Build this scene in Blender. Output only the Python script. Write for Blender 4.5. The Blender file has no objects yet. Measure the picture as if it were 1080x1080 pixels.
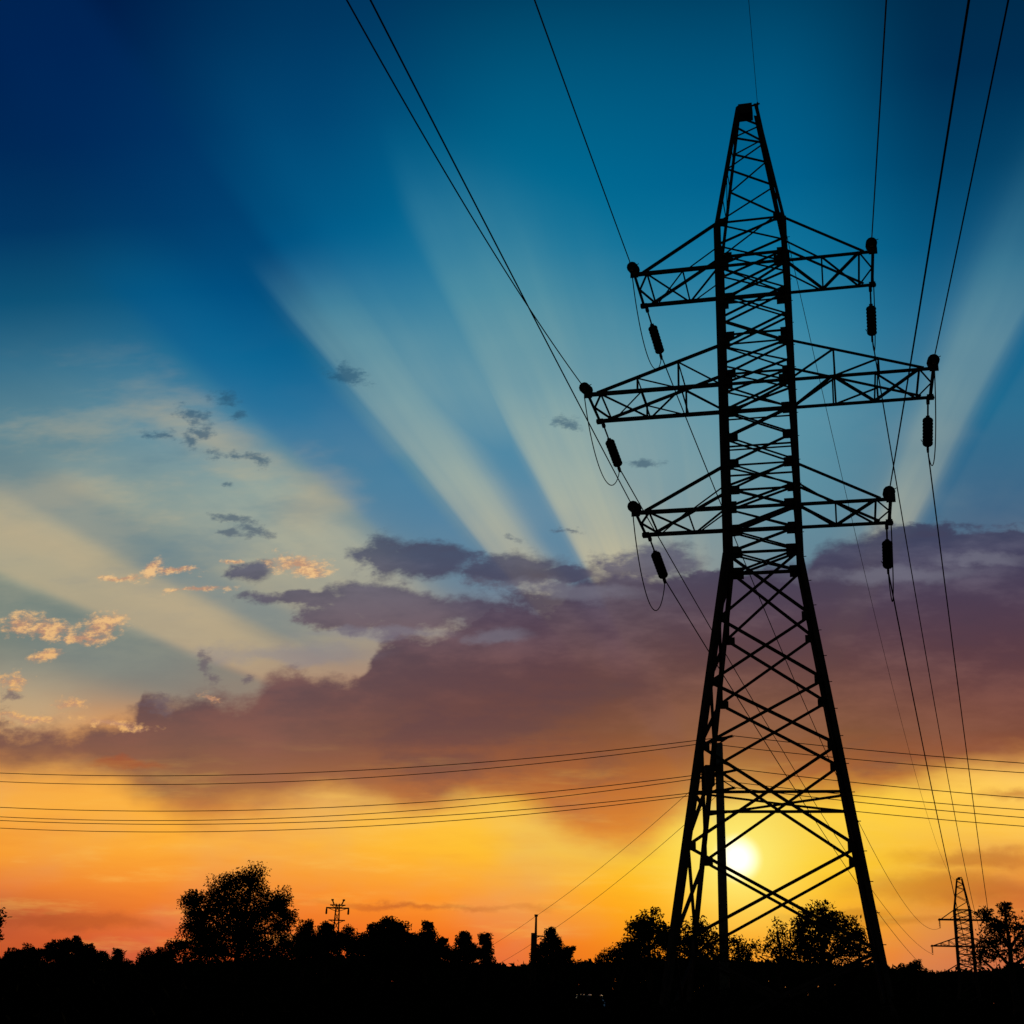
import bpy, math, random
import numpy as np
from mathutils import Vector, Matrix
R = math.radians
C = bpy.context.scene.collection
SC = bpy.context.scene

# ------------------------------------------------------------------ camera
FPX, PITCH, ROLL, EYE = 1371.05, 0.350886, 0.0319515, 1.6      # focal length for a frame 1080 wide
cd = bpy.data.cameras.new("camera"); cd.sensor_width = 36; cd.lens = 36 * FPX / 1080
cd.clip_start = 0.1; cd.clip_end = 20000
cam = bpy.data.objects.new("camera", cd); C.objects.link(cam); SC.camera = cam
r0 = Vector((1, 0, 0)); u0 = Vector((0, -math.sin(PITCH), math.cos(PITCH))); fw = Vector((0, math.cos(PITCH), math.sin(PITCH)))
rt = r0 * math.cos(ROLL) + u0 * math.sin(ROLL); up = -r0 * math.sin(ROLL) + u0 * math.cos(ROLL)
M = Matrix((rt, up, -fw)).transposed().to_4x4(); M.translation = (0, 0, EYE); cam.matrix_world = M

def ray(x, y):
    v = fw + rt * ((x - 540) / FPX) - up * ((y - 540) / FPX)
    return v
def at(x, y, D):                       # the place seen in direction (x, y) at ground distance D
    v = ray(x, y); k = D / math.hypot(v.x, v.y)
    return Vector((v.x * k, v.y * k, EYE + v.z * k))

SUN_AZ, SUN_EL = R(10.034), R(5.4175)
# ------------------------------------------------------------------ view
SC.view_settings.view_transform = 'Standard'; SC.view_settings.look = 'None'
SC.cycles.max_bounces = 2; SC.cycles.diffuse_bounces = 1; SC.cycles.glossy_bounces = 1; SC.cycles.transparent_max_bounces = 2
SC.view_settings.exposure = 0; SC.view_settings.gamma = 1; SC.view_settings.use_curve_mapping = False

# ------------------------------------------------------------------ sky (world): a dusk sky in fixed compass directions
def s2l(c):
    return tuple(((v / 255) / 12.92 if v / 255 <= .04045 else ((v / 255 + .055) / 1.055) ** 2.4) for v in c) + (1,)
world = bpy.data.worlds.new("World"); SC.world = world; world.use_nodes = True
world.cycles.sampling_method = 'MANUAL'; world.cycles.sample_map_resolution = 512
NT = world.node_tree; NT.nodes.clear()
def N(t, **kw):
    n = NT.nodes.new(t)
    for k, v in kw.items(): setattr(n, k, v)
    return n
def put(sock, v):
    if isinstance(v, bpy.types.NodeSocket): NT.links.new(v, sock)
    else: sock.default_value = v
def mth(op, a, b=None, c=None, clamp=False):
    n = N('ShaderNodeMath', operation=op, use_clamp=clamp); put(n.inputs[0], a)
    if b is not None: put(n.inputs[1], b)
    if c is not None: put(n.inputs[2], c)
    return n.outputs[0]
def vmt(op, a, b=None, c=None):
    n = N('ShaderNodeVectorMath', operation=op); put(n.inputs[0], a)
    if b is not None: put(n.inputs[1], b)
    if c is not None: put(n.inputs[2], c)
    return n
def sstep(x, a, b, lo=0., hi=1., kind='SMOOTHSTEP'):
    n = N('ShaderNodeMapRange', interpolation_type=kind); put(n.inputs['Value'], x)
    for k, v in (('From Min', a), ('From Max', b), ('To Min', lo), ('To Max', hi)): put(n.inputs[k], v)
    return n.outputs['Result']
def mixc(f, a, b):
    n = N('ShaderNodeMix', data_type='RGBA'); put(n.inputs[0], f); put(n.inputs[6], a); put(n.inputs[7], b)
    return n.outputs[2]
def ramp(x, stops, lo, hi, interp='LINEAR'):       # stops (value, sRGB colour) -> colour of x
    n = N('ShaderNodeValToRGB'); n.color_ramp.interpolation = interp
    put(n.inputs[0], sstep(x, lo, hi, kind='LINEAR')); e = n.color_ramp.elements
    stops = sorted(stops)
    while len(e) < len(stops): e.new(0.5)
    for el, (p, c) in zip(e, stops): el.position = (p - lo) / (hi - lo)
    for el, (p, c) in zip(e, stops): el.color = s2l(c)
    return n.outputs[0]
def curve(x, pts, lo, hi, vlo, vhi):                # pts (x, value) -> value
    n = N('ShaderNodeFloatCurve'); put(n.inputs['Value'], sstep(x, lo, hi, kind='LINEAR'))
    c = n.mapping.curves[0]; pts = sorted(pts)
    q = [((a - lo) / (hi - lo), (v - vlo) / (vhi - vlo)) for a, v in pts]
    c.points[0].location = q[0]; c.points[1].location = q[-1]
    for p in q[1:-1]: c.points.new(*p)
    for p in c.points: p.handle_type = 'AUTO_CLAMPED'
    n.mapping.update()
    return sstep(n.outputs[0], 0, 1, vlo, vhi, 'LINEAR')
def noise(vec, scale, detail=4, rough=.55, sx=1, sy=1, off=0.):
    v = vmt('MULTIPLY_ADD', vec, (scale * sx, scale * sy, 1), (off, off * .7, off * .3)).outputs[0]
    n = N('ShaderNodeTexNoise'); n.inputs['Scale'].default_value = 1; n.inputs['Detail'].default_value = detail
    n.inputs['Roughness'].default_value = rough; put(n.inputs['Vector'], v)
    return n.outputs[0], n.outputs[1]

def AB(x, y):                                        # direction -> (a, b): tangents of bearing from the sun and of height
    v = ray(x, y); F = v.x * math.sin(SUN_AZ) + v.y * math.cos(SUN_AZ)
    return (v.x * math.cos(SUN_AZ) - v.y * math.sin(SUN_AZ)) / F, v.z / F
geo = N('ShaderNodeTexCoord').outputs['Generated']
F_ = vmt('DOT_PRODUCT', geo, (math.sin(SUN_AZ), math.cos(SUN_AZ), 0)).outputs['Value']
R_ = vmt('DOT_PRODUCT', geo, (math.cos(SUN_AZ), -math.sin(SUN_AZ), 0)).outputs['Value']
Z_ = vmt('DOT_PRODUCT', geo, (0, 0, 1)).outputs['Value']
Fc = mth('MAXIMUM', F_, 0.12)
a_ = mth('DIVIDE', R_, Fc); b_ = mth('DIVIDE', Z_, Fc)
cx = N('ShaderNodeCombineXYZ'); put(cx.inputs[0], a_); put(cx.inputs[1], b_); ab = cx.outputs[0]
SB = math.tan(SUN_EL)

# clear-sky colour: five bearings, each a colour by height, blended sideways
COLS = [
 (-.66, [(0,(176,66,38)),(.02,(186,84,48)),(.045,(170,82,58)),(.065,(232,126,52)),(.09,(246,156,52)),(.13,(248,172,68)),(.17,(232,160,82)),(.2,(205,152,100)),(.24,(150,142,122)),(.28,(130,138,124)),(.33,(132,144,130)),(.4,(124,142,138)),(.46,(84,126,142)),(.53,(44,106,136)),(.60,(14,82,118)),(.68,(2,54,98)),(.78,(0,40,86)),(.9,(0,30,76)),(1.1,(0,22,60))]),
 (-.40, [(0,(206,72,32)),(.03,(234,104,40)),(.06,(246,136,46)),(.1,(255,176,56)),(.14,(252,178,66)),(.18,(238,160,80)),(.22,(180,140,110)),(.27,(134,136,128)),(.33,(124,136,134)),(.4,(98,134,146)),(.46,(52,122,156)),(.53,(14,108,150)),(.60,(0,92,140)),(.68,(0,76,122)),(.78,(0,62,108)),(.9,(0,54,96)),(1.1,(0,40,76))]),
 (-.17, [(0,(226,76,24)),(.03,(244,108,30)),(.06,(255,150,38)),(.1,(255,192,52)),(.14,(255,198,70)),(.18,(246,164,70)),(.25,(140,120,120)),(.31,(104,130,150)),(.37,(84,132,160)),(.45,(78,138,164)),(.53,(62,134,160)),(.62,(10,116,154)),(.70,(0,104,144)),(.8,(0,88,126)),(.92,(0,62,96)),(1.1,(0,44,72))]),
 (.04, [(0,(236,88,20)),(.03,(248,112,18)),(.06,(255,166,14)),(.09,(255,200,28)),(.14,(255,208,66)),(.18,(252,190,90)),(.25,(150,120,110)),(.31,(100,128,144)),(.37,(96,142,158)),(.45,(88,146,166)),(.53,(54,134,164)),(.60,(16,116,156)),(.68,(0,98,142)),(.78,(0,86,126)),(.9,(0,62,96)),(1.1,(0,46,74))]),
 (.21, [(0,(150,52,26)),(.025,(206,88,34)),(.045,(214,104,42)),(.07,(218,116,46)),(.095,(242,160,58)),(.12,(255,196,74)),(.15,(255,202,92)),(.18,(240,166,86)),(.25,(140,110,100)),(.31,(76,92,120)),(.37,(54,98,132)),(.45,(32,106,142)),(.53,(14,98,140)),(.60,(2,82,124)),(.68,(0,64,102)),(.78,(0,46,82)),(.9,(0,40,70)),(1.1,(0,30,56))]),
]
base = ramp(b_, COLS[0][1], 0, 1.1)
for (pa, _), (na, st) in zip(COLS, COLS[1:]):
    base = mixc(sstep(a_, pa, na), base, ramp(b_, st, 0, 1.1))
# soft thin-cloud mottling
wn, wc = noise(ab, 5, 4, .5, 1, 2.2, 3.1)
base = mixc(mth('MULTIPLY', mth('MULTIPLY', sstep(wn, .45, .75), .22), sstep(b_, .6, .34)), base, s2l((160, 164, 158)))

# crepuscular rays: brightness by angle about the sun, reach by angle
da = a_; db = mth('SUBTRACT', b_, SB)
th = mth('MULTIPLY', mth('ARCTAN2', mth('MULTIPLY', da, -1.), db), 180 / math.pi)     # degrees, left positive
def TH(x, y):
    a, b = AB(x, y); return math.degrees(math.atan2(-a, b - SB))
lw, _ = noise(ab, 3.2, 2, .5, 1, 1, 9.)
thw = mth('ADD', th, mth('MULTIPLY', mth('SUBTRACT', lw, .5), 1.6))
RAY = [(-60,0),(TH(1080,380),.0),(TH(1078,402),.05),(TH(1040,398),.55),(TH(1020,380),.62),(TH(990,380),.34),(TH(950,380),.06),(TH(880,400),.0),(TH(800,400),.10),(TH(740,400),.28),
       (TH(690,500),.50),(TH(650,500),.66),(TH(615,500),.92),(TH(590,500),1.0),(TH(572,500),.86),(TH(560,500),.22),(TH(548,500),.10),(TH(530,500),.20),(TH(505,500),.62),(TH(475,500),.84),(TH(458,500),.82),(TH(443,500),.10),(TH(430,500),0),
       (TH(330,440),0),(TH(262,440),.22),(TH(232,440),.50),(TH(190,440),.72),(TH(100,440),.74),(TH(20,480),.50),(TH(0,520),.40),(TH(0,548),.72),(TH(0,580),.86),(TH(0,603),.66),(TH(0,622),.12),(TH(0,660),.04),(TH(0,720),.15),(100,0)]
RAY = [(p, min(1, v * 1.08)) for p, v in RAY]
rl = curve(thw, RAY, -60, 100, 0, 1)
REACH = [(-60,.6),(TH(1000,400),.80),(TH(880,400),.7),(TH(740,400),.66),(TH(590,500),.80),(TH(560,500),.68),(TH(500,500),.66),(TH(440,500),.64),(TH(300,440),.62),(TH(100,440),.60),(TH(0,540),.52),(TH(0,600),.5),(100,.4)]
reach = curve(th, REACH, -60, 100, 0, 1)
fade_out = sstep(b_, mth('SUBTRACT', reach, .26), reach, 1, 0)
fade_in = sstep(b_, .16, .34)
rn, _ = noise(ab, 3.4, 3, .55, 1, 1.6, 17.)
FW = curve(th, [(-60,.2),(TH(1000,400),.3),(TH(740,400),.26),(TH(590,500),.26),(TH(555,500),.18),(TH(520,500),.14),(TH(440,500),.10),(TH(300,440),.3),(100,.26)], -60, 100, 0, 1)
fade_out = sstep(b_, mth('SUBTRACT', reach, FW), reach, 1, 0)
cv = N('ShaderNodeCombineXYZ'); put(cv.inputs[0], mth('MULTIPLY', th, .20)); put(cv.inputs[1], mth('MULTIPLY', b_, 2.2))
fine, _ = noise(cv.outputs[0], 1, 3, .6)
plate = mth('MULTIPLY', mth('MULTIPLY', sstep(thw, TH(438,500), TH(456,500)), sstep(thw, TH(760,300), TH(640,300))), sstep(b_, .40, .50))
rl = mth('MAXIMUM', rl, mth('MULTIPLY', plate, .66))
upl = mth('MULTIPLY', mth('MULTIPLY', sstep(thw, TH(470,100), TH(380,100), 0, 1), sstep(thw, TH(200,130), TH(290,130), 0, 1)), sstep(b_, .95, .5))
base = mixc(mth('MULTIPLY', upl, .30), base, s2l((6, 118, 164)))
dks = mth('MULTIPLY', sstep(thw, TH(262,200), TH(225,200), 0, 1), sstep(thw, TH(40,200), TH(160,200), 0, 1))
base = mixc(mth('MULTIPLY', mth('MULTIPLY', dks, sstep(b_, .42, .62)), .38), base, s2l((0, 44, 96)))
lob = mth('MULTIPLY', mth('MULTIPLY', sstep(thw, TH(440,500), TH(420,500)), sstep(thw, TH(285,470), TH(345,500))), mth('MULTIPLY', sstep(b_, .30, .38), sstep(b_, .66, .55)))
base = mixc(mth('MULTIPLY', lob, .55), base, ramp(b_, [(.3,(96,132,160)),(.4,(58,122,162)),(.5,(12,102,150)),(.6,(0,84,134))], .2, .7))
rl = mth('MULTIPLY', rl, sstep(fine, .3, .7, .80, 1.08))
rayf = mth('MULTIPLY', mth('MULTIPLY', rl, fade_out), mth('MULTIPLY', fade_in, sstep(rn, .25, .62, .62, 1.0)))
ray_col = ramp(b_, [(.15,(196,158,112)),(.25,(194,170,134)),(.32,(194,184,152)),(.40,(172,182,164)),(.48,(136,168,168)),(.58,(88,148,164)),(.75,(30,122,156))], 0, 1)
sky = mixc(mth('MULTIPLY', rayf, .93), base, ray_col)
# warm patches low on the left
def blobf(vec, items):                               # items (x, y, rx, ry, turn) in sky directions -> max(1 - distance)
    out = None
    for x, y, rx, ry, tn in items:
        a0, b0 = AB(x, y); a1, b1 = AB(x + rx, y); a2, b2 = AB(x, y - ry)
        sa, sb = math.hypot(a1 - a0, b1 - b0), math.hypot(a2 - a0, b2 - b0)
        n = N('ShaderNodeMapping', vector_type='TEXTURE'); put(n.inputs['Vector'], vec)
        n.inputs['Location'].default_value = (a0, b0, 0); n.inputs['Rotation'].default_value = (0, 0, -R(tn)); n.inputs['Scale'].default_value = (sa, sb, 1)
        e = vmt('LENGTH', n.outputs[0]).outputs['Value']
        out = e if out is None else mth('MINIMUM', out, e)
    out = mth('SUBTRACT', 1., out)
    return out
warm = sstep(mth('ADD', blobf(ab, [(60,525,90,34,0),(330,520,70,60,40),(230,470,150,34,25),(60,575,170,38,12),(200,640,150,36,28),(20,740,150,50,0)]), mth('MULTIPLY', mth('SUBTRACT', noise(ab, 10, 4, .55, 1, 2.6, 12.)[0], .5), 1.5)), 0, 1.1)
sky = mixc(mth('MULTIPLY', warm, .5), sky, s2l((192,174,138)))
blue = sstep(blobf(ab, [(170,565,110,34,12),(120,690,170,44,20),(60,465,90,30,0)]), 0, .8)
sky = mixc(mth('MULTIPLY', blue, .25), sky, s2l((92,124,136)))

vn, _ = noise(ab, 7, 5, .6, .8, 2.6, 41.)
vm = mth('MULTIPLY', mth('MULTIPLY', sstep(a_, -.2, -.42), sstep(b_, .2, .28)), mth('MULTIPLY', sstep(b_, .58, .40), sstep(thw, TH(352,520), TH(300,500))))
sky = mixc(mth('MULTIPLY', mth('MULTIPLY', vm, sstep(vn, .46, .68)), .48), sky, s2l((186, 176, 146)))
sky = mixc(mth('MULTIPLY', mth('MULTIPLY', vm, sstep(vn, .48, .30)), .34), sky, s2l((74, 118, 140)))
low_ray = mth('MULTIPLY', mth('MULTIPLY', sstep(thw, TH(0,603), TH(0,622)), sstep(thw, TH(0,740), TH(0,665))), mth('MULTIPLY', sstep(a_, -.30, -.40), sstep(b_, .42, .3)))
sky = mixc(mth('MULTIPLY', low_ray, .50), sky, s2l((100, 120, 120)))
mid_ray = mth('MULTIPLY', mth('MULTIPLY', sstep(thw, TH(0,500), TH(0,560)), sstep(thw, TH(0,614), TH(0,600))), mth('MULTIPLY', sstep(a_, -.34, -.42), sstep(b_, .18, .24)))
sky = mixc(mth('MULTIPLY', mid_ray, .38), sky, s2l((194, 170, 132)))
gap_ray = mth('MULTIPLY', mth('MULTIPLY', sstep(thw, TH(130,530), TH(100,545)), sstep(thw, TH(60,566), TH(85,556))), mth('MULTIPLY', sstep(a_, -.30, -.38), sstep(b_, .2, .3)))
sky = mixc(mth('MULTIPLY', gap_ray, .40), sky, s2l((92, 124, 138)))
# warped coordinates for ragged cloud edges
n1, c1 = noise(ab, 26, 5, .6, 1, 1.7, 1.3)
wv = vmt('MULTIPLY_ADD', vmt('SUBTRACT', c1, (.5, .5, .5)).outputs[0], (.036, .022, 0), ab).outputs[0]
n2, c2 = noise(ab, 85, 5, .66, 1, 1.8, 5.)
n3, c3 = noise(ab, 9, 5, .55, 1, 2.6, 8.)

# cloud bank
def Aof(x, y): return AB(x, y)[0]
TOP = [(-20,764),(60,764),(120,762),(142,756),(150,732),(190,740),(232,734),(262,734),(285,716),(330,712),(372,712),(392,690),(408,672),(440,664),(500,650),(540,640),(580,632),(620,596),(660,590),(700,592),(780,600),(850,592),(870,562),(910,556),(960,552),(1020,556),(1100,562)]
BOT = [(-20,800),(60,808),(110,818),(150,842),(210,862),(270,856),(340,846),(400,856),(440,868),(490,852),(560,862),(610,884),(660,894),(720,872),(800,850),(880,842),(960,820),(1020,812),(1100,804)]
def edge(P):
    return curve(a_, [(AB(x, y)[0], AB(x, y)[1]) for x, y in P], -.72, .24, 0, .5)
top = edge(TOP); bot = edge(BOT)
dt = mth('ADD', mth('SUBTRACT', top, b_), mth('ADD', mth('MULTIPLY', mth('SUBTRACT', n1, .5), .05), mth('MULTIPLY', mth('SUBTRACT', n3, .5), .03)))
dbt = mth('ADD', mth('SUBTRACT', b_, bot), mth('MULTIPLY', mth('SUBTRACT', n3, .5), .05))
wd_ = sstep(noise(ab, 6, 2, .5, 1, 1, 51.)[0], .38, .62, .004, .015)
bank = mth('MULTIPLY', sstep(dt, mth('MULTIPLY', wd_, -.6), wd_), sstep(dbt, -.014, .018))
streaks = sstep(mth('ADD', blobf(wv, [(430,642,150,38,8),(530,668,130,44,8),(330,632,70,14,0),(440,592,100,30,0),(405,592,34,36,0),(540,598,95,32,4),(350,650,70,22,10),(600,604,64,16,0),(262,600,42,20,0),(680,600,110,38,0),(640,640,170,56,0),(960,575,130,30,0)]), mth('ADD', mth('MULTIPLY', mth('SUBTRACT', n1, .5), 1.5), mth('MULTIPLY', mth('SUBTRACT', n3, .5), 1.1))), .20, .62)
dens = mth('MAXIMUM', bank, mth('MULTIPLY', streaks, .92))
bcL = ramp(b_, [(.10,(214,136,62)),(.125,(190,120,64)),(.145,(156,102,68)),(.165,(132,88,70)),(.18,(118,82,74)),(.21,(98,73,76)),(.25,(88,72,82)),(.28,(82,72,90)),(.32,(76,76,98)),(.36,(72,84,108)),(.42,(70,96,120))], 0, .5)
bcR = ramp(b_, [(.10,(232,136,46)),(.13,(206,112,48)),(.15,(178,94,50)),(.17,(142,76,52)),(.19,(114,66,56)),(.215,(98,58,60)),(.25,(86,56,66)),(.29,(74,58,78)),(.33,(64,62,88)),(.36,(60,70,96)),(.42,(66,84,112))], 0, .5)
bcol = mixc(sstep(a_, -.45, -.02), bcL, bcR)
n4, c4 = noise(ab, 7, 6, .6, 1, 2.8, 21.)
bcol = mixc(mth('MULTIPLY', sstep(n4, .46, .70), .42), bcol, mixc(sstep(b_, .2, .34), s2l((146,92,78)), s2l((118,116,136))))
bcol = mixc(mth('MULTIPLY', sstep(n4, .50, .30), .45), bcol, s2l((70,54,72)))
# gaps of paler veil in the upper bank
sky = mixc(mth('MULTIPLY', dens, .95), sky, bcol)
veil = mth('MULTIPLY', sstep(mth('ADD', blobf(wv, [(600,622,150,16,6),(400,668,120,10,0),(930,605,150,14,0),(525,670,55,12,0),(1040,590,70,10,0),(300,690,150,16,0)]), mth('MULTIPLY', mth('SUBTRACT', n1, .5), 1.0)), .1, .8), .42)
sky = mixc(veil, sky, s2l((128,128,142)))

# small dark clouds
dk = sstep(mth('ADD', blobf(wv, [(168,459,26,9,10),(196,465,26,9,25),(206,440,26,10,22),(212,456,26,9,12),(246,482,32,8,14),(268,486,20,9,10),(240,418,19,10,20),(250,438,12,7,0),(237,512,10,7,0),(248,546,40,8,16),(268,560,30,9,10),(245,565,30,7,0),(372,396,32,14,22),(598,446,22,11,10),(680,488,26,7,6),(216,700,12,14,0),(222,716,14,8,0),(258,716,12,8,0),(600,560,20,5,10),(540,568,22,5,8),(165,742,22,14,0),(15,732,16,9,0)]), mth('ADD', mth('MULTIPLY', mth('SUBTRACT', n2, .5), 2.3), mth('MULTIPLY', mth('SUBTRACT', n1, .5), 1.1))), .06, .90)
sky = mixc(mth('MULTIPLY', dk, .72), sky, ramp(b_, [(.2,(112,92,96)),(.3,(92,92,108)),(.4,(66,92,112)),(.5,(38,86,116))], .1, .6))
# small sunlit clouds
lt = sstep(mth('ADD', blobf(wv, [(18,660,34,15,0),(52,664,38,14,6),(108,662,34,14,-10),(92,672,40,10,-6),(14,718,22,11,0),(50,692,22,8,-14),(158,600,20,11,-20),(186,602,32,5,6),(128,608,34,5,-4),(210,622,44,5,2),(315,593,42,13,4),(330,600,26,9,0),(72,744,20,9,0),(120,764,56,6,4),(30,758,52,6,0),(222,735,20,5,12),(245,590,16,4,0)]), mth('ADD', mth('MULTIPLY', mth('SUBTRACT', n2, .5), 2.3), mth('MULTIPLY', mth('SUBTRACT', n1, .5), .9))), .0, .85)
ltc = mixc(sstep(n2, .40, .62), s2l((190,140,112)), mixc(sstep(b_, .2, .34), s2l((240,182,112)), s2l((244,196,136))))
sky = mixc(mth('MULTIPLY', lt, .88), sky, ltc)

# low bars of haze and cloud near the horizon
low = sstep(mth('ADD', blobf(wv, [(1030,907,110,16,0),(1000,938,170,26,0),(80,972,170,13,0),(240,980,120,8,0),(1070,840,50,12,0),(130,535+270,60,8,0),(430,955,200,7,0),(900,968,160,10,0)]), mth('MULTIPLY', mth('SUBTRACT', n3, .5), 1.2)), .1, .9)
sky = mixc(mth('MULTIPLY', low, .55), sky, s2l((170,78,40)))
n5, _ = noise(ab, 9, 5, .6, 1, 7, 31.)
sky = mixc(mth('MULTIPLY', mth('MULTIPLY', sstep(n5, .5, .75), .3), sstep(b_, .2, .1)), sky, s2l((255,206,98)))
sky = mixc(mth('MULTIPLY', mth('MULTIPLY', sstep(n5, .5, .28), .14), sstep(b_, .2, .1)), sky, s2l((222,112,44)))

# the sun: halo, glow and disc
rr = mth('SQRT', mth('ADD', mth('MULTIPLY', da, da), mth('MULTIPLY', db, db)))
cl = mth('SUBTRACT', 1., mth('MULTIPLY', dens, .85))
sky = mixc(mth('MULTIPLY', mth('MULTIPLY', mth('POWER', sstep(rr, .26, 0, kind='LINEAR'), 2.), .55), cl), sky, s2l((255,214,34)))
sky = mixc(mth('MULTIPLY', mth('POWER', sstep(rr, .095, 0.004, kind='LINEAR'), 2.4), 1.0), sky, s2l((255,244,128)))
core = sstep(rr, .020, .003)
skc = N('ShaderNodeMix', data_type='RGBA'); put(skc.inputs[0], core); put(skc.inputs[6], sky); skc.inputs[7].default_value = (1.5, 1.4, 1.1, 1)
sky = skc.outputs[2]

# away from the sunset: plain dusk sky of the Nishita model
nish = N('ShaderNodeTexSky', sky_type='NISHITA'); nish.sun_disc = False; nish.sun_elevation = SUN_EL; nish.sun_rotation = SUN_AZ
nb = vmt('SCALE', nish.outputs[0]); nb.inputs['Scale'].default_value = .012
front = mth('MULTIPLY', sstep(F_, .12, .45), sstep(Z_, .92, .72))
sky = mixc(front, nb.outputs[0], sky)
bg = N('ShaderNodeBackground'); put(bg.inputs['Color'], sky); bg.inputs['Strength'].default_value = 1.0
out = N('ShaderNodeOutputWorld'); NT.links.new(bg.outputs[0], out.inputs['Surface'])

# ------------------------------------------------------------------ sun lamp
ld = bpy.data.lights.new("sun", 'SUN'); ld.energy = 2.0; ld.angle = R(.5); ld.color = (1, .66, .36)
sun = bpy.data.objects.new("sun", ld); C.objects.link(sun)
sd = Vector((math.sin(SUN_AZ) * math.cos(SUN_EL), math.cos(SUN_AZ) * math.cos(SUN_EL), math.sin(SUN_EL)))
sun.rotation_euler = sd.to_track_quat('Z', 'Y').to_euler()

# ------------------------------------------------------------------ materials
def mat(name, col, rough=.8, metal=0., col2=None, scale=8., bump=0.):
    m = bpy.data.materials.new(name); m.use_nodes = True; nt = m.node_tree; b = nt.nodes['Principled BSDF']
    b.inputs['Roughness'].default_value = rough; b.inputs['Metallic'].default_value = metal
    b.inputs['Base Color'].default_value = (*col, 1)
    if rough > .5: b.inputs['Specular IOR Level'].default_value = .0
    if col2:
        tc = nt.nodes.new('ShaderNodeTexCoord'); n = nt.nodes.new('ShaderNodeTexNoise'); n.inputs['Scale'].default_value = scale
        n.inputs['Detail'].default_value = 5; nt.links.new(tc.outputs['Object'], n.inputs['Vector'])
        r = nt.nodes.new('ShaderNodeValToRGB'); r.color_ramp.elements[0].position = .38; r.color_ramp.elements[1].position = .64
        r.color_ramp.elements[0].color = (*col, 1); r.color_ramp.elements[1].color = (*col2, 1)
        nt.links.new(n.outputs[0], r.inputs[0]); nt.links.new(r.outputs[0], b.inputs['Base Color'])
        if bump:
            bp = nt.nodes.new('ShaderNodeBump'); bp.inputs['Strength'].default_value = bump; nt.links.new(n.outputs[0], bp.inputs['Height'])
            nt.links.new(bp.outputs[0], b.inputs['Normal'])
    return m
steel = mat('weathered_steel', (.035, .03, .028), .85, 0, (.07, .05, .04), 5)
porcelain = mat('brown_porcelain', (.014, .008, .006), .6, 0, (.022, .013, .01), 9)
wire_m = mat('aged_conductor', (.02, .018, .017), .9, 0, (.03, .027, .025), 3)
concrete = mat('concrete', (.10, .09, .085), .9, 0, (.16, .15, .14), 4, .2)
wood = mat('tarred_wood', (.03, .022, .016), .9, 0, (.06, .045, .03), 6, .3)
bark = mat('bark', (.022, .017, .013), .95, 0, (.045, .035, .026), 7, .4)
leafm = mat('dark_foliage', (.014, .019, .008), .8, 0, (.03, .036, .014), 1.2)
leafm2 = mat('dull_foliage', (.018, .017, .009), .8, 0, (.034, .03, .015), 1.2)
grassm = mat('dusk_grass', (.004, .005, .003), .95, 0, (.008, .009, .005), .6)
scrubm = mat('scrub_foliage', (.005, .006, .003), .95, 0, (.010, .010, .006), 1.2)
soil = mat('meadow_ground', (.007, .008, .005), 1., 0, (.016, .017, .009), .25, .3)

# ------------------------------------------------------------------ helpers
def tag(o, label=None, cat=None, group=None, kind=None):
    if label: o['label'] = label
    if cat: o['category'] = cat
    if group: o['group'] = group
    if kind: o['kind'] = kind
    return o
def obj(name, V, F, m, parent=None, smooth=False):
    me = bpy.data.meshes.new(name)
    me.from_pydata([tuple(v) for v in V], [], F); me.materials.append(m)
    if smooth: me.polygons.foreach_set('use_smooth', [True] * len(me.polygons))
    me.update(); o = bpy.data.objects.new(name, me); C.objects.link(o)
    if parent: o.parent = parent
    return o
def empty(name, loc=(0, 0, 0), rz=0):
    o = bpy.data.objects.new(name, None); C.objects.link(o); o.location = loc; o.rotation_euler = (0, 0, rz); return o
def copy_tree(o, parent=None):
    c = o.copy(); C.objects.link(c)
    if parent: c.parent = parent
    for ch in [k for k in o.children]: copy_tree(ch, c)
    return c
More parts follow.
